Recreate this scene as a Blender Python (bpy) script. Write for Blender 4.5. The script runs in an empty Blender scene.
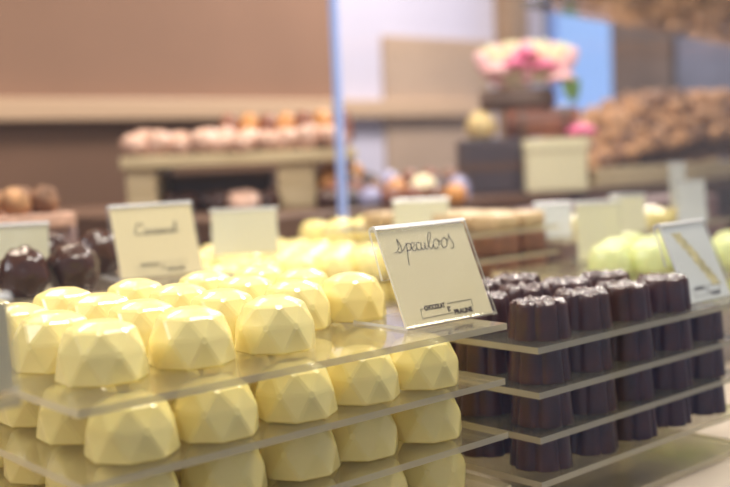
import bpy, bmesh, math, random
from mathutils import Vector, Matrix, noise
random.seed(7)
SC = bpy.context.scene
COL = SC.collection
PI = math.pi
EYE = 1.25                     # camera height; x runs along the shop window, y into the shop


# ------------------------------------------------------------------ materials
def mat(name):
    m = bpy.data.materials.new(name)
    m.use_nodes = True
    nt = m.node_tree
    return m, nt, nt.nodes['Principled BSDF'], nt.nodes['Material Output']


def simple(name, col, rough=.5, bump=0, bscale=200, var=0, vscale=30, sss=0, sr=(.004, .002, .001), metal=0, coat=0, spec=.5):
    m, nt, p, out = mat(name)
    p.inputs['Base Color'].default_value = (*col, 1)
    p.inputs['Roughness'].default_value = rough
    p.inputs['Metallic'].default_value = metal
    p.inputs['Coat Weight'].default_value = coat
    p.inputs['Specular IOR Level'].default_value = spec
    if sss:
        p.inputs['Subsurface Weight'].default_value = sss
        p.inputs['Subsurface Radius'].default_value = sr
        p.inputs['Subsurface Scale'].default_value = 1
    tc = nt.nodes.new('ShaderNodeTexCoord')
    if var:
        n = nt.nodes.new('ShaderNodeTexNoise')
        n.inputs['Scale'].default_value = vscale
        n.inputs['Detail'].default_value = 3
        nt.links.new(tc.outputs['Object'], n.inputs['Vector'])
        r = nt.nodes.new('ShaderNodeValToRGB')
        r.color_ramp.elements[0].position = .3
        r.color_ramp.elements[1].position = .7
        r.color_ramp.elements[0].color = (*[c * (1 - var) for c in col], 1)
        r.color_ramp.elements[1].color = (*[min(1, c * (1 + var)) for c in col], 1)
        nt.links.new(n.outputs['Fac'], r.inputs['Fac'])
        nt.links.new(r.outputs['Color'], p.inputs['Base Color'])
    if bump:
        n = nt.nodes.new('ShaderNodeTexNoise')
        n.inputs['Scale'].default_value = bscale
        n.inputs['Detail'].default_value = 4
        nt.links.new(tc.outputs['Object'], n.inputs['Vector'])
        b = nt.nodes.new('ShaderNodeBump')
        b.inputs['Strength'].default_value = bump
        b.inputs['Distance'].default_value = .001
        nt.links.new(n.outputs['Fac'], b.inputs['Height'])
        nt.links.new(b.outputs['Normal'], p.inputs['Normal'])
    return m


def clear(name, tint=(.97, .97, .95), f0=.045, milk=0., milk_col=(.8, .78, .7), rough=.02, gain=1.):
    """thin clear sheet: light passes straight through, mirror share grows towards grazing (Schlick), a little milkiness"""
    m, nt, p, out = mat(name)
    N = nt.nodes.new
    nt.nodes.remove(p)
    tr = N('ShaderNodeBsdfTransparent'); tr.inputs['Color'].default_value = (*tint, 1)
    gl = N('ShaderNodeBsdfGlossy'); gl.inputs['Roughness'].default_value = rough
    lw = N('ShaderNodeLayerWeight'); lw.inputs['Blend'].default_value = .5
    pw = N('ShaderNodeMath'); pw.operation = 'POWER'; pw.inputs[1].default_value = 5
    mu = N('ShaderNodeMath'); mu.operation = 'MULTIPLY_ADD'
    mu.inputs[1].default_value = (1 - f0) * gain; mu.inputs[2].default_value = f0
    nt.links.new(lw.outputs['Facing'], pw.inputs[0]); nt.links.new(pw.outputs[0], mu.inputs[0])
    mx = N('ShaderNodeMixShader')
    nt.links.new(mu.outputs[0], mx.inputs[0])
    nt.links.new(gl.outputs[0], mx.inputs[2])
    if milk:
        df = N('ShaderNodeBsdfDiffuse'); df.inputs['Color'].default_value = (*milk_col, 1)
        m2 = N('ShaderNodeMixShader'); m2.inputs[0].default_value = milk
        nt.links.new(tr.outputs[0], m2.inputs[1]); nt.links.new(df.outputs[0], m2.inputs[2])
        nt.links.new(m2.outputs[0], mx.inputs[1])
    else:
        nt.links.new(tr.outputs[0], mx.inputs[1])
    nt.links.new(mx.outputs[0], out.inputs[0])
    return m


def wood(name, c1, c2, rough=.5, scale=8):
    m, nt, p, out = mat(name)
    N = nt.nodes.new
    tc = N('ShaderNodeTexCoord'); mp = N('ShaderNodeMapping'); mp.inputs['Scale'].default_value = (1, 12, 12)
    n = N('ShaderNodeTexNoise'); n.inputs['Scale'].default_value = scale; n.inputs['Detail'].default_value = 5
    r = N('ShaderNodeValToRGB')
    r.color_ramp.elements[0].color = (*c1, 1); r.color_ramp.elements[1].color = (*c2, 1)
    r.color_ramp.elements[0].position = .35; r.color_ramp.elements[1].position = .65
    L = nt.links.new
    L(tc.outputs['Object'], mp.inputs[0]); L(mp.outputs[0], n.inputs['Vector']); L(n.outputs['Fac'], r.inputs[0]); L(r.outputs[0], p.inputs['Base Color'])
    p.inputs['Roughness'].default_value = rough
    return m


def glow(name, col, strength):
    m, nt, p, out = mat(name)
    nt.nodes.remove(p)
    e = nt.nodes.new('ShaderNodeEmission')
    e.inputs[0].default_value = (*col, 1); e.inputs[1].default_value = strength
    nt.links.new(e.outputs[0], out.inputs[0])
    return m


M = {
    'white_choc': simple('white_chocolate', (.885, .75, .305), .24, bump=.06, bscale=900, var=.03, vscale=60, sss=.1, sr=(.003, .002, .0008), coat=.25),
    'dark_choc': simple('dark_chocolate', (.062, .019, .010), .30, bump=.12, bscale=500, var=.3, vscale=120, coat=.15),
    'dark_crust': simple('dark_chocolate_crinkled', (.065, .026, .018), .16, bump=1.0, bscale=700, coat=.4),
    'nut_choc': simple('nutty_dark_chocolate', (.05, .016, .008), .24, bump=.2, bscale=200, coat=.2),
    'milk_choc': simple('milk_chocolate', (.20, .082, .042), .4, bump=.3, bscale=300, var=.3, vscale=80),
    'truffle': simple('cocoa_truffle', (.50, .26, .115), .75, bump=.9, bscale=350, var=.4, vscale=70),
    'truffle2': simple('roasted_truffle', (.23, .105, .048), .7, bump=.9, bscale=350, var=.4, vscale=70),
    'green_choc': simple('pistachio_chocolate', (.66, .70, .32), .35, sss=.2, coat=.2, var=.05),
    'lime_choc': simple('lime_chocolate', (.66, .65, .12), .35, sss=.2, coat=.2),
    'beige_choc': simple('beige_chocolate', (.55, .39, .21), .45, var=.15),
    'orange_choc': simple('candied_orange', (.62, .27, .07), .4, var=.2),
    'redbrown': simple('red_brown_chocolate', (.24, .075, .035), .45, bump=.6, bscale=60, var=.3, vscale=20),
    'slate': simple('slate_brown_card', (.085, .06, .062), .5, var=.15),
    'cream': simple('cream_card', (.86, .78, .5), .6),
    'gold': simple('golden_wrap', (.75, .55, .24), .4, var=.2),
    'pinkwrap': simple('pale_pink_wrapper', (.62, .38, .28), .25, var=.3, vscale=90, bump=.6, bscale=120),
    'pink': simple('pink_petal', (.85, .16, .34), .6),
    'palepink': simple('pale_pink_petal', (.88, .52, .52), .6),
    'leaf': simple('green_leaf', (.26, .42, .10), .5),
    'lilac': simple('lilac_film', (.38, .36, .55), .2, var=.4, vscale=25),
    'mauve': simple('mauve_card', (.30, .20, .20), .6, var=.15),
    'paper': simple('cream_paper', (.92, .80, .50), .75, var=.01),
    'whitepaper': simple('white_paper', (.86, .87, .84), .7),
    'palepaper': simple('pale_paper', (.82, .77, .54), .7),
    'ink': simple('pen_ink', (.06, .045, .045), .6),
    'print': simple('brown_print', (.055, .03, .02), .7),
    'ribbon': simple('straw_print', (.74, .64, .33), .7, var=.25, vscale=150),
    'wood_dark': wood('dark_wood', (.10, .05, .03), (.16, .085, .05)),
    'wood_mid': wood('mid_wood', (.30, .19, .10), (.42, .28, .16)),
    'wood_pale': wood('pale_wood', (.52, .39, .21), (.66, .52, .31)),
    'counter': simple('counter_laminate', (.48, .40, .32), .4, var=.06, vscale=4),
    'wall': simple('pinkish_brown_plaster', (.30, .175, .115), .8, var=.05, vscale=3),
    'wall_low': simple('brown_wainscot', (.17, .090, .052), .7, var=.07, vscale=3),
    'wall_haze': simple('lavender_haze_plaster', (.66, .64, .78), .8, var=.03, vscale=3),  # sky haze of the partition glass put into the wall colour
    'ledge': simple('cream_ledge', (.62, .44, .29), .5),
    'tan': simple('tan_reflection', (.50, .37, .27), .7, var=.06, vscale=5),  # colour of a building reflected in the glass
    'umber': simple('umber_plaster', (.12, .085, .07), .7, var=.2, vscale=9),
    'bluegrey': simple('blue_grey_panel', (.13, .14, .20), .5, var=.25, vscale=5),
    'plum': simple('plum_cloth', (.26, .08, .17), .8),
    'ceil': simple('ceiling_paint', (.75, .72, .66), .9, var=.02),
    'floor': simple('floor_tile', (.30, .24, .19), .5, var=.15, vscale=3),
    'pavement': simple('grey_paving', (.32, .32, .34), .8, var=.15, vscale=2, bump=.4, bscale=20),
    'blue_slat': simple('blue_white_slat', (.36, .55, .90), .5),
    'blue_glow': glow('blue_daylight', (.42, .62, 1.0), .95),
    'frame': simple('window_metal', (.35, .34, .34), .4, metal=.6),
    'steel': simple('brushed_steel', (.6, .6, .6), .3, metal=1),
    'acrylic': clear('clear_acrylic', (.95, .94, .88), .05, milk=.06, milk_col=(.82, .74, .54), rough=.06),
    'acrylic_edge': clear('acrylic_cut_edge', (.85, .83, .68), .06, milk=.55, milk_col=(.80, .70, .47), rough=.3),
    'holder': clear('holder_plastic', (.97, .97, .96), .05, rough=.03),
    'holder_edge': clear('holder_cut_edge', (.9, .92, .94), .1, milk=.55, milk_col=(.88, .88, .88), rough=.2),
    'pane': clear('window_glass', (.98, .985, .99), .028, rough=0., gain=.75),
    'pane_edge': simple('polished_glass_edge', (.38, .50, .92), .15),
    'shelf_glass': clear('shelf_glass', (.93, .95, .95), .05, milk=.05, rough=.02),
}


# ------------------------------------------------------------------ object helpers
def obj(name, bm, m, parent=None, loc=(0, 0, 0), rot=(0, 0, 0), smooth=False):
    me = bpy.data.meshes.new(name)
    bmesh.ops.recalc_face_normals(bm, faces=bm.faces)
    bm.to_mesh(me); bm.free()
    for x in (m if isinstance(m, (list, tuple)) else [m]):
        me.materials.append(M[x])
    if smooth:
        for p in me.polygons: p.use_smooth = True
    return inst(name, me, parent, loc, rot)


def inst(name, me, parent=None, loc=(0, 0, 0), rot=(0, 0, 0), scale=(1, 1, 1)):
    o = bpy.data.objects.new(name, me)
    COL.objects.link(o)
    o.parent = parent
    o.location = loc; o.rotation_euler = rot; o.scale = scale
    return o


def tag(o, label, cat, group=None, kind=None):
    o['label'] = label; o['category'] = cat
    if group: o['group'] = group
    if kind: o['kind'] = kind
    return o


def thing(name, label, cat, loc=(0, 0, 0), rotz=0, group=None):
    o = inst(name, None, None, loc, (0, 0, rotz))
    return tag(o, label, cat, group)


def struct(name, bm, m):
    o = obj(name, bm, m)
    o['kind'] = 'structure'
    return o


def copy_tree(o, parent=None):
    c = o.copy(); COL.objects.link(c); c.parent = parent
    for ch in list(o.children): copy_tree(ch, c)
    return c


def box(bm, x0, y0, z0, x1, y1, z1, bev=0, seg=2, mi=0):
    vs = [bm.verts.new(p) for p in ((x0, y0, z0), (x1, y0, z0), (x1, y1, z0), (x0, y1, z0), (x0, y0, z1), (x1, y0, z1), (x1, y1, z1), (x0, y1, z1))]
    fs = [bm.faces.new([vs[i] for i in f]) for f in ((3, 2, 1, 0), (4, 5, 6, 7), (0, 1, 5, 4), (1, 2, 6, 5), (2, 3, 7, 6), (3, 0, 4, 7))]
    for f in fs: f.material_index = mi
    if bev:
        es = list({e for f in fs for e in f.edges})
        bmesh.ops.bevel(bm, geom=es, offset=bev, segments=seg, affect='EDGES', profile=.5)
    return fs


def B(*a, **k):
    bm = bmesh.new(); box(bm, *a, **k); return bm


def rings(bm, rs, cap0=True, cap1=True):
    """rs: list of lists of points with equal length; quads between them"""
    R = [[bm.verts.new(p) for p in r] for r in rs]
    n = len(R[0])
    for a, b in zip(R, R[1:]):
        for i in range(n):
            bm.faces.new((a[i], a[(i + 1) % n], b[(i + 1) % n], b[i]))
    if cap0: bm.faces.new(R[0][::-1])
    if cap1: bm.faces.new(R[-1])
    return R


def lathe(bm, prof, n=24, c=(0, 0, 0)):
    return rings(bm, [[(c[0] + r * math.cos(2 * PI * i / n), c[1] + r * math.sin(2 * PI * i / n), c[2] + z) for i in range(n)] for r, z in prof])


def tube(bm, pts, r, n=6, ends=True):
    pts = [Vector(p) for p in pts]
    rs = []
    for i, p in enumerate(pts):
        t = (pts[min(i + 1, len(pts) - 1)] - pts[max(i - 1, 0)]).normalized()
        up = Vector((0, 0, 1)) if abs(t.z) < .9 else Vector((1, 0, 0))
        a = t.cross(up).normalized(); b = a.cross(t)
        rs.append([p + r * (math.cos(2 * PI * k / n) * a + math.sin(2 * PI * k / n) * b) for k in range(n)])
    rings(bm, rs, ends, ends)


def spline(pts, n=6):
    out = []
    P = [Vector((*p, 0)) for p in pts]
    for i in range(len(P) - 1):
        p0, p1, p2, p3 = P[max(i - 1, 0)], P[i], P[i + 1], P[min(i + 2, len(P) - 1)]
        for k in range(n):
            t = k / n
            out.append(.5 * ((2 * p1) + (p2 - p0) * t + (2 * p0 - 5 * p1 + 4 * p2 - p3) * t * t + (3 * p1 - p0 - 3 * p2 + p3) * t ** 3))
    out.append(P[-1])
    return [(v.x, v.y) for v in out]


ORD = ['first', 'second', 'third', 'fourth', 'fifth', 'sixth', 'seventh']


# ------------------------------------------------------------------ confectionery meshes
def mesh_of(name, bm, m, smooth=False):
    me = bpy.data.meshes.new(name)
    bmesh.ops.recalc_face_normals(bm, faces=bm.faces)
    bm.to_mesh(me); bm.free()
    for x in (m if isinstance(m, (list, tuple)) else [m]): me.materials.append(M[x])
    if smooth:
        for p in me.polygons: p.use_smooth = True
    return me


def faceted(R=.0168, H=.0211, bev=.0007, seed=0, n=8):
    rnd = random.Random(seed)
    bm = bmesh.new()
    lay = [(1.0, 0, 0), (.965, .50, .5), (.74, .87, 0), (.36, 1.0, .5)]
    V = []
    for r, z, off in lay:
        V.append([bm.verts.new((R * r * math.cos(2 * PI * (i + off) / n) * (1 + rnd.uniform(-.01, .01)),
                                R * r * math.sin(2 * PI * (i + off) / n) * (1 + rnd.uniform(-.01, .01)),
                                H * z)) for i in range(n)])
    for k, (a, b) in enumerate(zip(V, V[1:])):
        for i in range(n):
            j = (i + 1) % n
            if lay[k][2] == 0:
                bm.faces.new((a[i], a[j], b[i])); bm.faces.new((a[j], b[j], b[i]))
            else:
                bm.faces.new((a[i], a[j], b[j])); bm.faces.new((a[i], b[j], b[i]))
    bm.faces.new(V[0][::-1]); bm.faces.new(V[-1])
    bmesh.ops.recalc_face_normals(bm, faces=bm.faces)
    bmesh.ops.bevel(bm, geom=[e for e in bm.edges], offset=bev, segments=1, affect='EDGES')
    return bm


def fluted(R=.0152, H=.0172, lobes=14, top_rough=.0017, seed=1):
    """dark cup praline: tapering side with rounded flutes, crinkled top"""
    bm = bmesh.new()
    n = lobes * 10
    def rad(i): return 1 - .13 * (1 - abs(math.sin(lobes * .5 * PI * i / n))) ** 2
    rs = []
    prof = [(1.0, 0), (1.0, .03), (.965, .35), (.93, .7), (.905, .90), (.875, .965)]
    for r, z in prof:
        rs.append([(R * r * rad(i) * math.cos(2 * PI * i / n), R * r * rad(i) * math.sin(2 * PI * i / n), H * z) for i in range(n)])
    Rg = rings(bm, rs, True, False)
    for f in bm.faces: f.material_index = 0
    last = Rg[-1]
    for q, rr in enumerate((.78, .64, .5, .36, .22, .1)):
        ring = []
        for i in range(n):
            x, y = R * rr * math.cos(2 * PI * i / n), R * rr * math.sin(2 * PI * i / n)
            z = H * .985 + top_rough * (abs(noise.noise((x * 420 + seed * 9, y * 420, 3))) * 2.0 + .6 * abs(math.sin(lobes * PI * i / n)) * rr - .3)
            ring.append(bm.verts.new((x, y, z)))
        for i in range(n):
            f = bm.faces.new((last[i], last[(i + 1) % n], ring[(i + 1) % n], ring[i])); f.material_index = 1
        last = ring
    f = bm.faces.new(last); f.material_index = 1
    return bm


def lumpy(R, seed, amp=.12, freq=90, flat=.85, sub=3, squash=1.0):
    bm = bmesh.new()
    bmesh.ops.create_icosphere(bm, subdivisions=sub, radius=R)
    for v in bm.verts:
        d = v.co.normalized()
        a = noise.noise(d * R * freq + Vector((seed * 7.1, seed * 3.3, seed)))
        b = noise.noise(d * R * freq * 2.4 + Vector((seed, 5, 2)))
        v.co = d * R * (1 + amp * a + amp * .6 * b)
        v.co.z *= squash
        if v.co.z < -R * flat * squash: v.co.z = -R * flat * squash
    zmin = min(v.co.z for v in bm.verts)
    for v in bm.verts: v.co.z -= zmin
    return bm


PRAL = [mesh_of('faceted_praline', faceted(seed=s), 'white_choc') for s in range(4)]
DARK = [mesh_of('dark_cup', fluted(seed=s), ['dark_choc', 'dark_crust'], True) for s in range(3)]
GREEN = mesh_of('green_praline', faceted(.0175, .0235, .0012, 3), 'green_choc')
LIME = mesh_of('lime_praline', faceted(.0165, .020, .0012, 4), 'lime_choc')
TRUF = [mesh_of('truffle', lumpy(.0125, s, .22, 130), 'truffle' if s % 3 else 'truffle2', True) for s in range(6)]
NUT = [mesh_of('nut_truffle', lumpy(.0142, s + 20, .13, 150, .8, 4, 1.08), 'nut_choc', True) for s in range(4)]


# ------------------------------------------------------------------ acrylic sheets
def sheet(name, label, x0, y0, x1, y1, z, t=.0028, group=None, m=('acrylic', 'acrylic_edge')):
    """top face at height z"""
    bm = bmesh.new()
    fs = box(bm, x0, y0, z - t, x1, y1, z, 0)
    for f in fs[2:]: f.material_index = 1
    o = obj(name, bm, list(m))
    return tag(o, label, 'sheet' if 'shelf' not in name else 'shelf', group)


# ------------------------------------------------------------------ sign holders
STROKES_SPECULOOS = [
    [(8.0, 35.7), (9.8, 36.2), (11.5, 38.1), (11.7, 41.7), (12.6, 39.7), (12.9, 37.0), (11.6, 35.3), (10.3, 35.9)],
    [(12.6, 36.2), (13.6, 36.3), (15.8, 38.4), (16.7, 39.3), (16.0, 36.4), (15.1, 32.9), (14.2, 29.1)],
    [(16.2, 37.6), (17.0, 39.0), (18.3, 39.3), (19.1, 38.3), (18.1, 36.3), (16.1, 35.9)],
    [(18.4, 36.9), (19.6, 37.0), (21.0, 37.8), (21.4, 38.9), (20.5, 39.5), (19.4, 38.6), (19.0, 37.0), (19.6, 35.7), (20.8, 35.6), (21.9, 36.6)],
    [(24.6, 38.7), (23.8, 39.3), (22.5, 38.5), (22.1, 36.9), (22.8, 35.6), (24.1, 35.7), (25.0, 36.8), (25.5, 38.9), (25.1, 37.0), (25.7, 35.7), (26.8, 36.1), (27.9, 38.9), (27.5, 36.6), (28.0, 35.6), (28.8, 36.0),
     (29.8, 37.4), (32.2, 40.4), (33.2, 42.4), (32.8, 43.4), (31.6, 42.5), (30.4, 39.8), (29.9, 37.0), (30.6, 35.5), (31.7, 35.9), (32.8, 37.4)],
    [(36.2, 39.8), (34.2, 39.4), (32.9, 37.2), (33.5, 35.3), (35.3, 35.8), (36.9, 38.0), (36.3, 39.8), (37.2, 38.6), (38.3, 38.6)],
    [(41.4, 40.1), (39.6, 39.4), (38.0, 37.2), (38.8, 35.3), (40.8, 36.0), (42.2, 38.3), (41.4, 40.0)],
    [(42.0, 37.9), (43.8, 39.6), (44.6, 41.6), (44.7, 39.4), (45.8, 36.8), (45.1, 34.8), (43.4, 34.6)]]
# "Caramel" in card millimetres
STROKES_CARAMEL = [
    [(20.5, 33.5), (20.2, 35.4), (18.0, 35.6), (15.6, 33.0), (15.2, 29.8), (17.2, 28.3), (20.0, 29.4)],
    [(24.2, 31.0), (22.2, 31.2), (21.2, 29.2), (22.4, 28.4), (24.2, 30.8), (24.2, 28.6), (25.6, 29.2), (26.2, 31.0), (27.4, 30.9), (27.4, 28.6), (28.6, 28.8)],
    [(31.4, 31.0), (29.6, 31.2), (28.6, 29.2), (29.8, 28.4), (31.4, 30.8), (31.4, 28.6), (32.6, 29.4), (33.2, 31.0), (33.3, 28.5), (34.8, 31.0), (35.2, 28.5), (36.8, 31.0),
     (37.2, 28.6), (38.6, 29.4), (40.4, 30.6), (39.8, 31.3), (38.9, 29.6), (40.2, 28.5), (42.0, 30.4), (43.6, 34.6), (42.8, 35.2), (42.2, 31.0), (42.8, 28.6), (44.8, 30.6)]]
LOGO_LINES = [[(15.4, 8.7), (13.0, 8.7), (12.4, 8.7), (12.0, 4.4), (31.4, 4.6)], [(29.0, 9.25), (45.2, 9.3), (44.7, 5.6)]]


def text_mesh(txt, x0, x1, z0, z1):
    """letters as flat polygons filling the given box; returns (verts, faces)"""
    cu = bpy.data.curves.new('lettering', 'FONT')
    cu.body = txt; cu.resolution_u = 2
    cu.offset = .06
    o = bpy.data.objects.new('lettering', cu)
    COL.objects.link(o)
    dg = bpy.context.evaluated_depsgraph_get()
    me = bpy.data.meshes.new_from_object(o.evaluated_get(dg))
    vs = [v.co.copy() for v in me.vertices]
    fs = [tuple(p.vertices) for p in me.polygons]
    bpy.data.objects.remove(o); bpy.data.curves.remove(cu); bpy.data.meshes.remove(me)
    ax, bx = min(v.x for v in vs), max(v.x for v in vs)
    ay, by = min(v.y for v in vs), max(v.y for v in vs)
    return [((v.x - ax) / (bx - ax) * (x1 - x0) + x0, (v.y - ay) / (by - ay) * (z1 - z0) + z0) for v in vs], fs


def make_sign(label, loc, rotz=0, W=.0572, H=.047, lean=23., strokes=None, logo=True, paper='paper', deco=False, ink_r=.00017, foot=.036, name='price_sign', group=None):
    t = thing(name, label, 'sign', loc, rotz, group)
    a = math.radians(lean)
    ey = Vector((0, math.sin(a), math.cos(a)))           # up the panel
    nn = Vector((0, math.cos(a), -math.sin(a)))          # backwards out of the panel
    th = .0014
    def P(s, d): return ey * s + nn * d                   # s up the slope, d behind the front face
    # profile of the bent plastic: foot, panel, bend, rear flap
    outer = [Vector((0, foot, 0)), Vector((0, .002, 0)), P(0, 0)]
    outer += [P(H, 0)]
    rb = .0026
    for k in range(1, 6):
        q = PI * k / 5
        outer.append(P(H + rb * math.sin(q) * .8, rb * (1 - math.cos(q))))
    outer.append(P(H - .022, 2 * rb + .0016))
    bm = bmesh.new()
    n = len(outer)
    inner = []
    for i in range(n):
        tg = (outer[min(i + 1, n - 1)] - outer[max(i - 1, 0)]).normalized()
        nr = Vector((0, tg.z, -tg.y))
        if i < 2: nr = Vector((0, 0, 1))
        elif i == 2: nr = (nn + Vector((0, 0, 1))).normalized()
        elif i == 3: nr = nn
        elif i == n - 1: nr = -nn
        inner.append(outer[i] + nr * th)
    for x in (0, W):
        pass
    vo = [[bm.verts.new((x, p.y, p.z)) for p in outer] for x in (0, W)]
    vi = [[bm.verts.new((x, p.y, p.z)) for p in inner] for x in (0, W)]
    for i in range(n - 1):
        mi = 1 if 3 <= i < n - 2 else 0
        for q in (vo, vi):
            f = bm.faces.new((q[0][i], q[1][i], q[1][i + 1], q[0][i + 1])); f.material_index = mi
        for k in (0, 1):
            f = bm.faces.new((vo[k][i], vo[k][i + 1], vi[k][i + 1], vi[k][i])); f.material_index = 1
    for i in (0, n - 1):
        f = bm.faces.new((vo[0][i], vo[1][i], vi[1][i], vi[0][i])); f.material_index = 1
    obj('holder', bm, ['holder', 'holder_edge'], t)
    # card slipped in behind the panel
    d0 = th + .00015
    bm = bmesh.new()
    e = .0009
    c = [P(s, d) for s in (.0012, H - .0008) for d in (d0, d0 + .0006)]
    q = [[bm.verts.new((x, p.y, p.z)) for p in c] for x in (e, W - e)]
    for f in ((0, 1, 3, 2),): bm.faces.new([q[0][i] for i in f]); bm.faces.new([q[1][i] for i in f][::-1])
    for i, j in ((0, 1), (1, 3), (3, 2), (2, 0)): bm.faces.new((q[0][i], q[0][j], q[1][j], q[1][i]))
    card = obj('card', bm, paper, t)
    sx = W / .0572
    sy = H / .047
    def on(x, z, d): p = P(z * sy / 1000, d); return Vector((x * sx / 1000, p.y, p.z))
    if deco:
        bm = bmesh.new()
        def strip(pts, w):
            L = spline(pts, 5)
            last = None
            for i, (x, z) in enumerate(L):
                ww = w * (.85 + .15 * math.sin(i * 1.9))
                cur = [bm.verts.new(on(x - ww, z, d0 - .00006)), bm.verts.new(on(x + ww, z, d0 - .00006))]
                if last: bm.faces.new((last[0], last[1], cur[1], cur[0]))
                last = cur
        strip([(17, 42), (22, 36), (28, 30), (34, 22), (40, 15), (44, 9)], 6.5)
        obj('printed_band', bm, 'ribbon', card)
    if strokes:
        bm = bmesh.new()
        for s in strokes:
            tube(bm, [on(x, z, d0 - .00012) for x, z in spline(s, 5)], ink_r, 5)
        obj('handwriting', bm, 'ink', card)
    if logo:
        bm = bmesh.new()
        for txt, x0, x1, z0, z1 in (('CHOCOLAT', 14.6, 27.7, 7.5, 10.0), ('ET', 28.5, 30.5, 5.4, 7.8), ('PRALINE', 32.0, 43.9, 3.5, 6.0)):
            vs, fs = text_mesh(txt, x0, x1, z0, z1)
            vv = [bm.verts.new(on(x, z, d0 - .0001)) for x, z in vs]
            for f in fs:
                try: bm.faces.new([vv[i] for i in f])
                except ValueError: pass
        for ln in LOGO_LINES:
            tube(bm, [on(x, z, d0 - .0001) for x, z in ln], .00011, 4)
        obj('printed_logo', bm, 'print', card)
    return t


# ================================================================== THE SETTING
struct('floor', B(-1.6, .2, -.05, 3.3, 2.75, 0), 'floor')
struct('ground', B(-8, -9, -.12, 12, .2, -.06), 'pavement')
struct('ceiling', B(-1.6, .2, 2.6, 3.3, 2.75, 2.66), 'ceil')
struct('wall_left', B(-1.6, .2, 0, -1.5, 2.7, 2.6), 'wall')
bm = bmesh.new()
box(bm, -1.5, 2.6, 1.40, 2.19, 2.7, 2.6)
wb = struct('wall_back', bm, 'wall')
struct('wall_back_wainscot', B(-1.5, 2.6, 0, 2.19, 2.7, 1.38), 'wall_low')
struct('wall_back_lavender_haze', B(2.19, 2.6, 0, 3.12, 2.7, 2.6), 'wall_haze')  # lavender stands in for sky reflected in the glass partition
struct('trim_1', B(-1.5, 2.55, 1.375, 2.80, 2.6, 1.432, .006), 'ledge')
# end wall with the shuttered window, umber pier and blue-grey panel
bm = bmesh.new()
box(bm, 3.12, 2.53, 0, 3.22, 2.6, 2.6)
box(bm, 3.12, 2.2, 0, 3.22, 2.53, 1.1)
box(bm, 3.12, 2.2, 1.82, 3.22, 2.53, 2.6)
struct('wall_right', bm, 'wall_haze')
struct('wall_right_pier', B(3.08, 1.97, 0, 3.22, 2.2, 2.6), 'umber')
struct('wall_right_panel', B(3.12, .2, 0, 3.22, 1.97, 2.6), 'bluegrey')
w = thing('window_2', 'blue daylit window with fine horizontal blind slats behind the chocolate tower', 'window', (3.12, 2.2, 1.1))
w['kind'] = 'structure'
obj('pane', B(.085, 0, 0, .095, .33, .72), 'blue_glow', w)
bm = bmesh.new()
for k in range(40):
    z = .01 + k * .0178
    vs = [bm.verts.new(p) for p in ((.03, .004, z), (.03, .326, z), (.045, .326, z + .007), (.045, .004, z + .007))]
    bm.faces.new(vs)
bmesh.ops.solidify(bm, geom=bm.faces[:], thickness=.0015)
obj('blind', bm, 'blue_slat', w)
bm = bmesh.new()
for y in (0, .318): box(bm, .0, y, 0, .02, y + .012, .72)
obj('frame', bm, 'frame', w)
# unseen pale blue blocks, added to mirror as streaks in the shop window
struct('mirrored_block_1', B(2.30, -1.75, 0, 2.62, -1.5, 1.3), 'blue_slat')
struct('mirrored_block_2', B(3.08, -1.75, 0, 3.42, -1.5, .75), 'blue_slat')
# front of the shop: stall riser, big pane
struct('wall_front', B(-1.6, .17, 0, 3.3, .24, .98), 'wood_dark')
struct('wall_front_head', B(-1.6, .17, 2.3, 3.3, .24, 2.6), 'wood_dark')
g = B(-1.6, .2, .98, 3.3, .206, 2.3)
o = obj('window_1', g, 'pane'); o['kind'] = 'structure'
o['label'] = 'large clear shop window pane in front of the chocolates'

# ================================================================== COUNTERS
CT = EYE - .1744              # counter top
c = thing('display_counter', 'long laminate display counter carrying the acrylic praline stacks', 'counter', (0, 0, 0))
obj('worktop', B(-.9, .262, CT - .03, 1.45, .93, CT, .004), 'counter', c)
obj('cabinet_body', B(-.88, .28, .0, 1.43, .91, CT - .03), 'wood_dark', c)
obj('raised_step', B(.135, .312, CT, .35, .52, EYE - .1503, .002), 'counter', c)
TT = EYE - .064               # back table top
c = thing('display_table', 'brown wooden table behind the glass partition under the truffle tray', 'table', (0, 0, 0))
obj('tabletop', B(.66, .985, TT - .03, 2.2, 1.62, TT, .004), 'wood_dark', c)
obj('cabinet_body', B(.68, 1.0, 0, 2.18, 1.6, TT - .03), 'wood_dark', c)

# ================================================================== FRONT STACK, WHITE FACETED PRALINES
HS = [.075, .0991, .1232, .1473]
rows_word = ['front', 'second', 'third', 'back']
for li, h in enumerate(HS):
    z = EYE - h
    sheet('acrylic_sheet', '%s clear acrylic sheet from the top of the white praline stack' % ORD[li].replace('first', 'topmost'),
          .1444, .3053, .3465 if li == 0 else .3432 + .001 * li, .505, z, group='sheets of the white praline stack')
    for j in range(4):
        for k in range(5):
            if li == 0 and j == 0 and k > 2: continue
            if li == 3 and j > 1 and k > 0: continue
            if li == 0:
                x = .1735 + .0372 * k; y = .345 - .0015 * k + .037 * j; x -= .0045 * (k == 4)
            else:
                x = .1738 + .0356 * k + (li - 1) * .003 + random.uniform(-.0012, .0012); y = .3275 + .0375 * j + (.004 if li > 1 else 0)
            x += random.uniform(-.0008, .0008); y += random.uniform(-.001, .001)
            o = inst('white_praline', random.choice(PRAL), None, (x, y, z), (0, 0, random.choice(range(8)) * PI / 4 + random.uniform(-.12, .12) + .25))
            col = 'leftmost' if k == 0 else ('rightmost' if k == 4 or (li == 0 and j == 0 and k == 2) else ORD[k] + ' from the left')
            tag(o, 'faceted white praline, %s in the %s row on the %s sheet' % (col, rows_word[j], 'topmost' if li == 0 else ORD[li]), 'praline',
                'faceted white pralines of the front stack')

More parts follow.
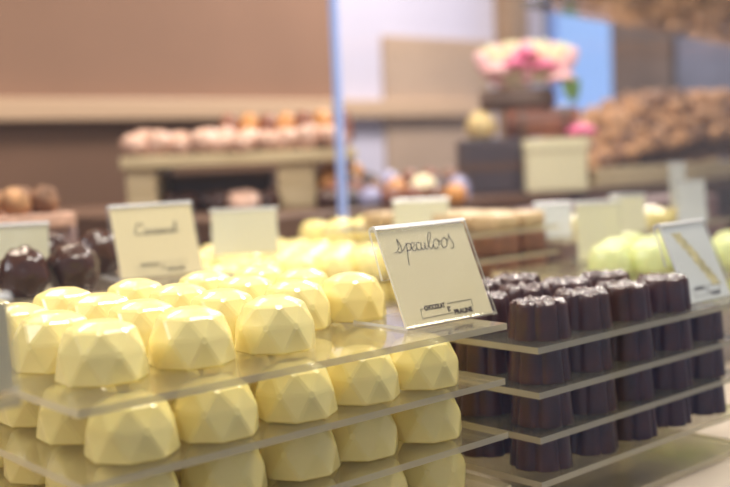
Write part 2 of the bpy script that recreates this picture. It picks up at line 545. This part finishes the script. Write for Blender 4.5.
make_sign('cream card in a clear bent plastic holder, handwritten speculoos, on the white praline stack', (.307, .3265, EYE - .075), strokes=STROKES_SPECULOOS)

# ================================================================== RIGHT STACK, DARK CUPS
for li in range(5):
    z = EYE - .0882 - .0205 * li
    sheet('acrylic_sheet', '%s clear acrylic sheet from the top of the dark chocolate stack' % ORD[li].replace('first', 'topmost'),
          .363, .302, .56 if li == 0 else .545, .45, z, t=.0030, group='sheets of the dark chocolate stack')
    for j in range(3):
        for k in range(5):
            if li == 0 and (k == 4 or (j == 2 and k > 2)): continue
            if li == 4: continue
            x = .387 + .0345 * k + random.uniform(-.0008, .0008); y = .3215 + .036 * j + random.uniform(-.001, .001)
            o = inst('dark_cup_chocolate', random.choice(DARK), None, (x, y, z), (0, 0, random.uniform(0, 6)))
            col = 'leftmost' if k == 0 else ('rightmost' if k == 4 or (li == 0 and k == 3) or (li == 0 and j == 2 and k == 2) else ORD[k] + ' from the left')
            tag(o, 'fluted dark chocolate cup, %s in the %s row on the %s sheet' % (col, ['front', 'middle', 'back'][j], 'topmost' if li == 0 else ORD[li]),
                'chocolate', 'fluted dark chocolates on the right stack')
# a last layer standing on the bottom sheet is what carries the fourth one
make_sign('white card with a straw coloured diagonal print on the dark chocolate stack', (.507, .314, EYE - .0882), W=.046, H=.047, lean=23,
          paper='whitepaper', deco=True)

# ================================================================== LEFT NEIGHBOUR
c = thing('display_riser', 'low cream riser under the sheet left of the white praline stack', 'riser', (0, 0, 0))
obj('block', B(-.12, .31, CT + .0005, .06, .42, EYE - .0659, .003), 'counter', c)
sheet('acrylic_sheet', 'clear acrylic sheet on the riser left of the white praline stack', -.13, .286, .1185, .45, EYE - .0630)
make_sign('cut-off plastic sign holder at the left edge beside the white pralines', (.0625, .291, EYE - .0630), paper='paper', logo=False, lean=3, W=.058, H=.027)

# ================================================================== NUT TRUFFLES AND CARAMEL SIGN
c = thing('display_riser', 'low block under the dark nut truffles behind the white pralines', 'riser', (0, 0, 0))
obj('block', B(.12, .585, CT + .0005, .385, .725, EYE - .0765, .003), 'mauve', c)
zt = EYE - .0735
sheet('acrylic_sheet', 'clear acrylic sheet under the dark nut truffles and the caramel sign', .11, .575, .396, .735, zt)
for i, (x, y, s, lab) in enumerate([(.254, .597, 1.05, 'glossy dark nut truffle in front of the plain pale card, leftmost'), (.285, .596, 1.06, 'glossy dark nut truffle, larger one in the middle of the three in front'),
                                    (.340, .670, 1.14, 'glossy dark nut truffle nearest the caramel sign'), (.320, .708, 1.15, 'nut truffle behind the others, left of the caramel sign'),
                                    (.222, .640, 1.05, 'nut truffle half hidden behind the leftmost truffle and the pale card')]):
    tag(inst('nut_truffle', NUT[i % 4], None, (x, y, zt), (0, 0, i * 1.3), (s, s, s)), lab, 'truffle', 'dark nut truffles on the left')
make_sign('cream card handwritten Caramel in a clear holder behind the white pralines', (.3276, .6165, zt), rotz=-.105, strokes=STROKES_CARAMEL, W=.060, H=.0495, lean=17, ink_r=.00034)
make_sign('plain pale card in a holder behind the nut truffles at the left edge', (.243, .675, zt), rotz=-.5, paper='palepaper', logo=False, W=.058, H=.040, lean=14)

# ================================================================== SECOND WHITE STACK
z2 = EYE - .102
for li, z in enumerate((z2, z2 - .0241)):
    sheet('acrylic_sheet', 'clear acrylic sheet under the %s layer of the rear white praline stack' % ('upper' if li == 0 else 'lower'), .43, .665, .66, .895, z, group='sheets of the rear white praline stack')
    for j in range(6 if li == 0 else 2):
        for k in range(6):
            x = .452 + .0365 * k + random.uniform(-.001, .001); y = .686 + .0365 * j + random.uniform(-.001, .001)
            o = inst('white_praline', random.choice(PRAL), None, (x, y, z), (0, 0, random.uniform(0, 6)), (1.06, 1.06, 1.0 if li else 1.1))
            tag(o, 'blurred rear stack white praline, %s from the left, %s row, %s sheet' % (ORD[k], ['front', 'second', 'third', 'fourth', 'fifth', 'back'][j], ['upper', 'lower'][li]),
                'praline', 'faceted white pralines of the rear stack')
zr = EYE - .0865
sheet('acrylic_sheet', 'small clear acrylic sheet with pralines just in front of the glass partition', .668, .812, .785, .90, zr)
for j in range(2):
    for k in range(3):
        o = inst('white_praline', random.choice(PRAL), None, (.689 + .0365 * k + random.uniform(-.001, .001), .834 + .0365 * j, zr), (0, 0, random.uniform(0, 6)), (1.06, 1.06, 1.05))
        tag(o, 'blurred white praline just in front of the glass partition, %s from the left, %s row' % (ORD[k], ['front', 'back'][j]), 'praline', 'white pralines by the partition')
c = thing('display_riser', 'low block under the pralines just in front of the glass partition', 'riser', (0, 0, 0))
obj('block', B(.675, .82, CT + .0005, .78, .895, zr - .003, .002), 'counter', c)
c = thing('display_riser', 'low block under the rear white praline stack', 'riser', (0, 0, 0))
obj('block', B(.44, .672, CT + .0005, .65, .885, z2 - .0269, .002), 'counter', c)
make_sign('pale blank looking card with bright glints on its bent top, on the rear white pralines', (.473, .735, z2 + .026), rotz=-.62, paper='palepaper', logo=False, W=.056, H=.038, lean=16)
make_sign('pale card half hidden behind the speculoos sign', (.645, .70, EYE - .068), rotz=-.70, paper='palepaper', logo=False, W=.052, H=.028, lean=16)

# ================================================================== GLASS PARTITION
bm = bmesh.new()
fs = box(bm, .797, .945, CT, 2.6, .951, 2.3)
o = obj('glass_partition', bm, ['pane']); tag(o, 'tall clear glass partition behind the display counter', 'glass pane')
bm = B(.791, .943, CT, .797, .953, 2.3)
obj('edge', bm, 'pane_edge', o)

# ================================================================== MIDDLE STACK (beige tops over dark layers)
for li in range(3):
    z = EYE - .068 - .0225 * li
    sheet('acrylic_sheet', 'clear acrylic sheet under the %s layer of the beige topped stack' % ['top', 'middle', 'bottom'][li],   .640, .60, .755, .80, z, group='sheets of the beige topped stack')
    for j in range(5 if li == 0 else 2):
        for k in range(2):
            x = .690 + .0362 * k; y = .618 + .036 * j
            bm = None
            if li == 0:
                if 'BEI' not in globals():
                    b = bmesh.new(); box(b, -.0155, -.0155, 0, .0155, .0155, .014, .004, 3); BEI = mesh_of('beige_square', b, 'beige_choc', True)
                    b = bmesh.new(); box(b, -.0162, -.0155, 0, .0162, .0155, .0192, .003, 2); MLK = mesh_of('milk_square', b, 'milk_choc', True)
                tag(inst('beige_square_chocolate', BEI, None, (x, y, z), (0, 0, random.uniform(-.1, .1))), 'small square beige chocolate on top of the stack behind the speculoos sign', 'chocolate', 'beige square chocolates on the middle stack')
            else:
                tag(inst('milk_square_chocolate', MLK, None, (x, y, z), (0, 0, random.uniform(-.05, .05))), 'square brown chocolate between the sheets right of the speculoos sign', 'chocolate', 'brown square chocolates of the middle stack')
c = thing('display_riser', 'brown block under the beige topped chocolate stack', 'riser', (0, 0, 0))
obj('block', B(.655, .607, CT + .0005, .75, .78, EYE - .1158, .002), 'mauve', c)

# ================================================================== GREEN STACK
zg = EYE - .100
sheet('acrylic_sheet', 'thick clear acrylic sheet carrying the pale green pralines', .655, .425, .885, .592, zg, t=.006)
for i, (x, y) in enumerate([(.690, .500), (.723, .486), (.756, .470), (.790, .455), (.823, .441), (.738, .526), (.772, .512), (.806, .496), (.840, .480), (.79, .548), (.825, .533)]):
    tag(inst('green_praline', GREEN, None, (x, y, zg), (0, 0, i)), 'pale green praline, %s on the sheet behind the dark stack' % (
        ['leftmost in the front row', 'second in the front row', 'third in the front row', 'fourth in the front row', 'rightmost in the front row', 'leftmost in the second row',
         'second in the second row', 'third in the second row', 'rightmost in the second row', 'left one in the back row', 'right one in the back row'][i]),
        'praline', 'pale green pralines')
zl = zg - .0275
sheet('acrylic_sheet', 'lower clear acrylic sheet under the yellow green pralines', .60, .425, .885, .592, zl)
for i, (x, y) in enumerate([(.622, .528), (.652, .512), (.685, .495), (.720, .478), (.755, .460), (.790, .445)]):
    tag(inst('lime_praline', LIME, None, (x, y, zl), (0, 0, i)), 'yellow green praline on the lower sheet under the green ones, %s from the left' % ORD[i], 'praline', 'yellow green pralines')
c = thing('display_riser', 'pale block under the yellow green pralines', 'riser', (0, 0, 0))
obj('block', B(.61, .44, CT + .0005, .875, .585, zl - .003, .002), 'counter', c)

# far signs on the right
zy = EYE - .083
sheet('acrylic_sheet', 'clear acrylic sheet carrying the pale yellow pralines behind the green ones', .76, .597, 1.06, .73, zy)
c = thing('display_riser', 'low block under the pale yellow pralines behind the green ones', 'riser', (0, 0, 0))
obj('block', B(.77, .605, CT + .0005, 1.05, .72, zy - .003, .002), 'mauve', c)
for i in range(10):
    tag(inst('pale_yellow_praline', PRAL[i % 4], None, (.872 + .036 * (i % 5), .640 + .037 * (i // 5), zy), (0, 0, i), (1, 1, .7)), 'low pale yellow praline, %s from the left in the %s row behind the green pralines' % (ORD[i % 5], ['front', 'back'][i // 5]), 'praline', 'pale yellow pralines')
make_sign('pale card at the left end of the row of small signs, above the brown squares', (.765, .635, zy), rotz=-.72, paper='whitepaper', logo=False, W=.0355, H=.0325, lean=12)
make_sign('tall yellowish card standing at the left end of the pale green pralines', (.745, .572, zg), rotz=-.72, paper='palepaper', logo=False, W=.040, H=.052, lean=10)
make_sign('small pale card in front of the dark gap below the truffle tray', (.839, .603, zy), rotz=-.72, paper='palepaper', logo=False, W=.0345, H=.036, lean=12)
make_sign('white card behind the diagonal print sign at the right edge', (.975, .618, zy), rotz=-.8, paper='whitepaper', logo=False, W=.032, H=.045, lean=16)
make_sign('narrow white card high up at the right edge above another white card', (1.012, .650, zy), rotz=-.8, paper='whitepaper', logo=False, W=.019, H=.062, lean=8)
c = tag(obj('mauve_box', B(.97, .76, CT + .0005, 1.30, .84, EYE - .070, .004), 'mauve'), 'long mauve box behind the small signs under the truffle tray', 'box')

# ================================================================== LEFT BACK BONBONS
zb = EYE - .036
c = thing('display_box', 'mauve box with a pale lid edge behind the left card', 'box', (0, 0, 0))
obj('body', B(.20, .84, CT + .0005, .408, .93, zb - .012, .003), 'mauve', c)
obj('lid', B(.192, .832, zb - .012, .404, .935, zb, .002), 'pinkwrap', c)
for i in range(8):
    tag(inst('brown_truffle', TRUF[i % 6], None, (.385 - .026 * (i % 6) - .008 * (i // 6), .852 + .03 * (i // 6), zb), (0, 0, i)), 'brown truffle on the pale lid of the mauve box at the far left', 'truffle', 'truffles on the mauve box')

# ================================================================== PLATFORM STAND ON THE BACK TABLE
VX, VY = math.cos(-.717), math.sin(-.717)                 # sideways direction as seen from the shop window
def side(x, y, s, d=0): return (x + VX * s - VY * d, y + VY * s + VX * d)
px, py = .692, 1.276
t = thing('platform_stand', 'pale wooden platform stand with two broad feet, heaped with wrapped sweets', 'stand', (px, py, TT), -.717)
obj('platform', B(0, -.03, .060, .31, .14, .077, .003), 'wood_pale', t)
obj('foot', B(.005, -.02, 0, .045, .12, .060, .003), 'wood_pale', t)
obj('foot', B(.205, -.02, 0, .255, .12, .060, .003), 'wood_pale', t)
WR = []
for s in range(3):
    bm = lumpy(.017, 40 + s, .2, 60, .8, 3, .75)
    WR.append(mesh_of('wrapped_sweet', bm, 'pinkwrap', True))
for i in range(20):
    s = .02 + .0285 * (i % 10) + random.uniform(-.006, .006); d = -.012 + .032 * (i // 10) + random.uniform(-.004, .004)
    x, y = side(px, py, s, d)
    tag(inst('wrapped_sweet', WR[i % 3], None, (x, y, TT + .077), (0, 0, i * 2.1), (1.15, 1.15, random.uniform(1.0, 1.7))), 'pale pink wrapped sweet on the wooden platform stand', 'sweet', 'wrapped sweets on the platform')
for i in range(7):
    s = .135 + .026 * i
    x, y = side(px, py, s, .075)
    tag(inst('orange_truffle', mesh_of('orange_truffle', lumpy(.0155, 60 + i, .2, 90), 'orange_choc' if i % 2 else 'redbrown', True), None, (x, y, TT + .077), (0, 0, i), (1.1, 1.1, 1.9)),
        'tall orange brown sweet, %s from the left at the back of the platform stand' % ORD[i], 'sweet', 'orange brown sweets at the back of the platform')
x, y = side(px, py, .05, .045)
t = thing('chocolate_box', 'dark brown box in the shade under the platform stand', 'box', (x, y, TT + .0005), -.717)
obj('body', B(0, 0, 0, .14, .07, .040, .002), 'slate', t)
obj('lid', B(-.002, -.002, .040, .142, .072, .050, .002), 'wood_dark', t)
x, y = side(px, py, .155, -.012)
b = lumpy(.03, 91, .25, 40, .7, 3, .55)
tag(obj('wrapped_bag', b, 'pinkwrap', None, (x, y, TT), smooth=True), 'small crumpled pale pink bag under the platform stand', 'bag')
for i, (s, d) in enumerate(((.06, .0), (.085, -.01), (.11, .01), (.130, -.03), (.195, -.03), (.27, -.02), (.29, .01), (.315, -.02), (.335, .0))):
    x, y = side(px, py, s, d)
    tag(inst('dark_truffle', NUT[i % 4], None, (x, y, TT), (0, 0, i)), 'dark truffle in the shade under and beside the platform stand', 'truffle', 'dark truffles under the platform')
for i, (s, d) in enumerate(((.275, .03), (.30, .05))):
    x, y = side(px, py, s, d)
    tag(inst('golden_bonbon', mesh_of('golden_bonbon', lumpy(.021, 71 + i, .1, 40), 'orange_choc', True), None, (x, y, TT + .02), (0, 0, i)), 'orange yellow bonbon, %s of the pair left of the partition edge' % ['left', 'right'][i], 'bonbon', 'orange bonbons')

# ================================================================== BONBONS BEHIND THE PARTITION
BB = [mesh_of('bonbon', lumpy(.016, 80 + i, .08, 60, .75), m, True) for i, m in enumerate(('dark_choc', 'milk_choc', 'redbrown', 'slate', 'orange_choc', 'redbrown', 'lilac'))]
words = ['dark', 'milk brown', 'red brown', 'slate dark', 'orange', 'red brown', 'lilac wrapped']
px2, py2 = .862, 1.075
n = 0
for d in range(3):
    for s in range(7):
        x, y = side(px2, py2, .012 + .027 * s + .008 * (d % 2), -.022 + .030 * d)
        q = (s * 3 + d * 2) % 7
        tag(inst('assorted_bonbon', BB[q], None, (x, y, TT), (0, 0, n), (1, 1, .9 + .35 * d)), '%s bonbon, %s from the left in the %s row behind the partition' % (words[q], ORD[s], ['front', 'middle', 'back'][d]), 'bonbon', 'assorted bonbons behind the partition')
        n += 1
tag(inst('cream_bonbon', mesh_of('cream_bonbon', lumpy(.021, 3, .05, 40, .8), 'cream', True), None, (.968, .99, TT - .0), (0, 0, 0)), 'round cream bonbon at the foot of the chocolate tower', 'bonbon')

# ================================================================== CHOCOLATE TOWER WITH FLOWERS
TX, TY = 1.201, 1.064           # on the back table
RZ = -.717
def T(s, d=0): return side(TX, TY, s, d)
K = 1.55 / 1057                # metres per unit used for the tower's own drawing
def tower_box(name, label, cat, x0, x1, z0, z1, d0, d1, m, bev=.004, parts=None):
    x, y = T(0)
    t = thing(name, label, cat, (x, y, TT + z0), RZ)
    obj('body', B(x0, d0, 0, x1, d1, z1 - z0, bev, 3), m, t)
    return t
t = tower_box('gift_box', 'dark slate brown gift box at the bottom of the chocolate tower', 'box', -.056, .036, 0, .083, 0, .09, 'slate')
obj('band', B(-.0565, -.001, .035, .0365, .0912, .047), 'wood_dark', t)
t = tower_box('gift_box', 'cream gift box at the right side of the chocolate tower', 'box', .038, .129, 0, .078, -.02, .07, 'cream')
obj('lid', B(.0365, -.022, .060, .131, .072, .079, .002), 'cream', t)
x, y = T(.072, .035)
def log(name, label, L, r, z, m, x, y, flutes=10):
    t = thing(name, label, 'chocolate log', (x, y, z), RZ)
    bm = bmesh.new()
    n = flutes * 4
    rs = []
    for s, q in ((-1, .8), (-.96, 1), (-.5, 1.02), (0, 1), (.5, 1.02), (.96, 1), (1, .8)):
        rs.append([(L / 2 * s, r * q * (1 + .06 * math.cos(flutes * 2 * PI * i / n)) * math.cos(2 * PI * i / n), r + r * q * (1 + .06 * math.cos(flutes * 2 * PI * i / n)) * math.sin(2 * PI * i / n)) for i in range(n)])
    rings(bm, rs)
    obj('body', bm, m, t, smooth=True)
    for s in (-.3, .3):
        bm = bmesh.new(); rings(bm, [[(L * s + e, r * 1.09 * math.cos(2 * PI * i / 24), r + r * 1.09 * math.sin(2 * PI * i / 24)) for i in range(24)] for e in (-.004, .004)])
        obj('band', bm, 'wood_dark', t)
    return t
log('chocolate_log', 'red brown ridged chocolate log lying across the gift boxes', .112, .022, TT + .083, 'redbrown', x, y)
x, y = T(-.022, .03)
tag(obj('golden_bonbon', lumpy(.024, 5, .1, 50, .75), 'gold', None, (x, y, TT + .083), smooth=True), 'golden cream bonbon on the left corner of the slate gift box', 'bonbon')
x, y = T(.036, .04)
log('chocolate_log', 'darker chocolate log on top of the red brown one', .112, .016, TT + .125, 'wood_dark', x, y)
# cream shell on top, petals, leaves
x, y = T(.052, .04)
t = thing('chocolate_shell', 'fan of cream white chocolate petals crowning the tower', 'decoration', (x, y, TT + .1665), RZ)
for i in range(13):
    a = -1.2 + 2.4 * i / 12
    bm = lumpy(.02, 200 + i, .06, 30, .95, 3, 1)
    for v in bm.verts: v.co = Vector((v.co.x * .72, v.co.y * .4, v.co.z * 1.75))
    o = obj('petal', bm, 'cream' if i % 3 else 'palepink', t, (.045 * math.sin(a) * .8, .012 * (i % 2), -.002), (0, a * .6, 0), True)
def flower(label, x, y, z, m, sc=1., leaf=False):
    t = thing('sugar_flower', label, 'flower', (x, y, z), 0, 'sugar flowers on the tower')
    for i in range(6):
        a = i * PI / 3
        bm = lumpy(.011, 300 + i, .05, 30, .95, 2, .45)
        obj('petal', bm, m, t, (.009 * sc * math.cos(a), .009 * sc * math.sin(a), .006 * sc), (.5 * math.sin(a) * -1, .5 * math.cos(a), 0), True)
    bm = lumpy(.006, 9, .1, 50); obj('heart', bm, 'palepink', t, (0, 0, .012 * sc), smooth=True)
    return t
x, y = T(.048, .035); flower('deep pink sugar flower at the top of the tower', x, y, TT + .200, 'pink', 1.3)
x, y = T(.030, .02); flower('pink sugar flower left of the top one', x, y, TT + .186, 'pink')
x, y = T(.078, .03); flower('pink sugar flower on the right shoulder of the tower', x, y, TT + .180, 'pink', 1.3)
x, y = T(.100, .02); flower('pale pink sugar flower at the right end of the crown', x, y, TT + .160, 'palepink', 1.3)
x, y = T(.006, .02); flower('pale pink sugar flower at the left end of the crown', x, y, TT + .176, 'palepink', 1.1)
x, y = T(.125, -.0); flower('pink sugar flower low on the right, by the cream gift box', x, y, TT + .079, 'pink', 1.3)
x, y = T(.112, .0)
t = thing('leaf_spray', 'green leaves on the right side of the tower below the flowers', 'leaves', (x, y, TT + .132), RZ)
for i in range(5):
    bm = bmesh.new()
    L = .045
    pts = [(0, 0), (.006, .3), (.008, .55), (.004, .85), (0, 1)]
    l = [bm.verts.new((-w, .15 * s * s * L, s * L)) for w, s in pts]; r_ = [bm.verts.new((w + 1e-5, .15 * s * s * L, s * L)) for w, s in pts]
    for k in range(4): bm.faces.new((l[k], r_[k], r_[k + 1], l[k + 1]))
    bmesh.ops.solidify(bm, geom=bm.faces[:], thickness=.0008)
    obj('leaf', bm, 'leaf', t, (0, .002 * i, 0), (0, .35 + .42 * i - .6, .3 * i))

# ================================================================== TRUFFLE TRAY
PX0, PX1, PY0, PY1 = 1.348, 2.05, 1.0, 1.20
t = thing('wooden_tray', 'long pale wooden tray under the big pile of brown truffles', 'tray', ((PX0 + PX1) / 2, PY0, TT + .0005))
W2 = (PX1 - PX0) / 2
obj('base', B(-W2, 0, 0, W2, PY1 - PY0, .010, .002), 'wood_pale', t)
for y0, y1 in ((-.006, .004), (PY1 - PY0 - .004, PY1 - PY0 + .006)):
    obj('rim', B(-W2, y0, 0, W2, y1, .030, .002), 'wood_pale', t)
def heap(x, y):
    u = (x - PX0 + .02) / .34
    v = (y - PY0) / .11
    return .115 * min(1, max(0, u)) ** .9 * min(1, max(0, .2 + v)) + .005 * math.sin(30 * x)
# sloped card insert that carries the heap
bm = bmesh.new()
nx, ny = 16, 6
g = [[bm.verts.new((PX0 + .012 + (PX1 - PX0 - .024) * i / nx - (PX0 + PX1) / 2, .012 + (PY1 - PY0 - .03) * j / ny,
                    max(.0102, heap(PX0 + .012 + (PX1 - PX0 - .024) * i / nx, PY0 + .012 + (PY1 - PY0 - .03) * j / ny) - .004))) for j in range(ny + 1)] for i in range(nx + 1)]
for i in range(nx):
    for j in range(ny): bm.faces.new((g[i][j], g[i + 1][j], g[i + 1][j + 1], g[i][j + 1]))
bmesh.ops.solidify(bm, geom=bm.faces[:], thickness=.001)
obj('sloped_insert', bm, 'truffle2', t)
for j in range(8):
    for i in range(27):
        x = PX0 + .024 + .0252 * i + random.uniform(-.006, .006); y = PY0 + .024 + .0222 * j + random.uniform(-.004, .004)
        z = TT + .0145 + heap(x, y) + random.uniform(-.002, .008)
        s = random.uniform(1.05, 1.35)
        o = inst('cocoa_truffle', random.choice(TRUF), None, (x, y, z), (random.uniform(-.4, .4), random.uniform(-.4, .4), random.uniform(0, 6)), (s, s, s))
        tag(o, 'rough brown truffle heaped in the big pile on the long wooden tray', 'truffle', 'truffles heaped on the wooden tray')

# ================================================================== TOP SHELF
zs = EYE + .148
SR = math.radians(12)
sh = sheet('glass_shelf', 'clear glass shelf high at the top right carrying brown truffles', 0, -.34, 1.0, 0, 0, t=.006, m=('shelf_glass', 'shelf_glass'))
sh.location = (.829, .70, zs); sh.rotation_euler = (0, 0, SR)
def SH(a, b): return (.829 + a * math.cos(SR) - b * math.sin(SR), .70 + a * math.sin(SR) + b * math.cos(SR))
rods = [(.02, -.012), (.98, -.012), (.02, -.328), (.98, -.328)]
for i, (a_, b_) in enumerate(rods):
    x, y = SH(a_, b_)
    bm = bmesh.new(); tube(bm, [(x, y, zs), (x, y, 2.6)], .0025, 8)
    tag(obj('hanging_rod', bm, 'steel'), 'thin steel rod hanging the high glass shelf, %s' % ['far left', 'far right', 'near left', 'near right'][i], 'rod', 'rods of the glass shelf')
for j in range(9):
    for i in range(28):
        a_ = .03 + .0345 * i + random.uniform(-.005, .005); b_ = -.018 - .036 * j + random.uniform(-.004, .004)
        if any(abs(a_ - p) < .022 and abs(b_ - q) < .022 for p, q in rods): continue
        x, y = SH(a_, b_)
        s = random.uniform(1.15, 1.4)
        tag(inst('shelf_truffle', random.choice(TRUF), None, (x, y, zs), (0, 0, random.uniform(0, 6)), (s, s, s)), 'brown truffle on the high glass shelf at the top right', 'truffle', 'truffles on the glass shelf')

# tan board standing in for a building mirrored in glass; wooden post beyond
struct('wall_reflection_board', B(2.37, 2.585, 1.16, 2.89, 2.6, 1.645, .003), 'tan')
tag(obj('wooden_post', B(2.93, 2.52, 0, 3.03, 2.6, 2.6, .004), 'wood_mid'), 'brown wooden post in the corner behind the tower\'s flowers', 'post')

# ================================================================== LIGHT
def area(name, loc, size, energy, col, target=None, sy=None):
    l = bpy.data.lights.new(name, 'AREA'); l.energy = energy; l.color = col; l.size = size
    if sy: l.shape = 'RECTANGLE'; l.size_y = sy
    o = bpy.data.objects.new(name, l); COL.objects.link(o); o.location = loc
    d = Vector(target or (loc[0], loc[1], 0)) - Vector(loc)
    o.rotation_euler = d.to_track_quat('-Z', 'Y').to_euler()
    return o
area('counter_fill', (.45, .27, 2.25), .35, 12, (1, .93, .80), (.28, .42, 1.1), .25)  # unseen fill inside the pane, added to brighten the card fronts
area('counter_fill', (1.25, .50, 2.2), .35, 13, (1, .95, .86), (.40, .42, 1.1), .25)  # unseen side fill, added to brighten the right-facing facets
area('counter_fill', (-.7, .9, 2.0), .4, 8, (.92, .95, 1.0), (.28, .42, 1.15), .4)  # unseen cool fill from the left, added for facet contrast
area('room_lamp', (.6, 1.7, 2.5), .6, 16, (1, .84, .66), (.6, 1.8, 0), .5)
area('room_lamp', (2.3, 1.7, 2.5), .6, 36, (1, .90, .82), (2.0, 1.6, 0), .5)
def glint_spot(loc, e, r=.02, col=(1, .88, .7)):
    l = bpy.data.lights.new('glint_light', 'SPOT'); l.energy = e; l.shadow_soft_size = r; l.color = col
    l.spot_size = 1.2; l.spot_blend = .6
    o = bpy.data.objects.new('glint_light', l); COL.objects.link(o); o.location = loc
    return o
glint_spot((.2, 1.1, 2.45), 1.5); glint_spot((1.1, 1.2, 2.45), 6)  # unseen overhead spots added for small bright glints

wd = bpy.data.worlds.new('overcast_street_sky'); SC.world = wd
wd.use_nodes = True
nt = wd.node_tree
bg = nt.nodes['Background']
bg.inputs[0].default_value = (.86, .88, 1.0, 1)
bg.inputs[1].default_value = .36

# ================================================================== CAMERA
F, YAW, PITCH, ROLL = 1057., .717, .0817, -.0421
fw = Vector((math.sin(YAW) * math.cos(PITCH), math.cos(YAW) * math.cos(PITCH), -math.sin(PITCH)))
r0 = Vector((math.cos(YAW), -math.sin(YAW), 0)); u0 = r0.cross(fw)
r1 = math.cos(ROLL) * r0 + math.sin(ROLL) * u0; u1 = -math.sin(ROLL) * r0 + math.cos(ROLL) * u0
cam = bpy.data.cameras.new('camera')
co = bpy.data.objects.new('camera', cam); COL.objects.link(co)
co.matrix_world = Matrix(((r1.x, u1.x, -fw.x, 0), (r1.y, u1.y, -fw.y, 0), (r1.z, u1.z, -fw.z, EYE), (0, 0, 0, 1)))
cam.sensor_width = 36; cam.lens = F / 730 * 36
cam.clip_start = .01; cam.clip_end = 60
cam.dof.use_dof = True; cam.dof.focus_distance = .44; cam.dof.aperture_fstop = 7.0
SC.camera = co

SC.view_settings.view_transform = 'Standard'
SC.view_settings.look = 'None'
SC.view_settings.gamma = 1
SC.view_settings.exposure = .29
SC.view_settings.use_curve_mapping = False
SC.cycles.use_denoising = True
SC.cycles.max_bounces = 10
SC.cycles.transparent_max_bounces = 40
SC.cycles.sample_clamp_indirect = 6
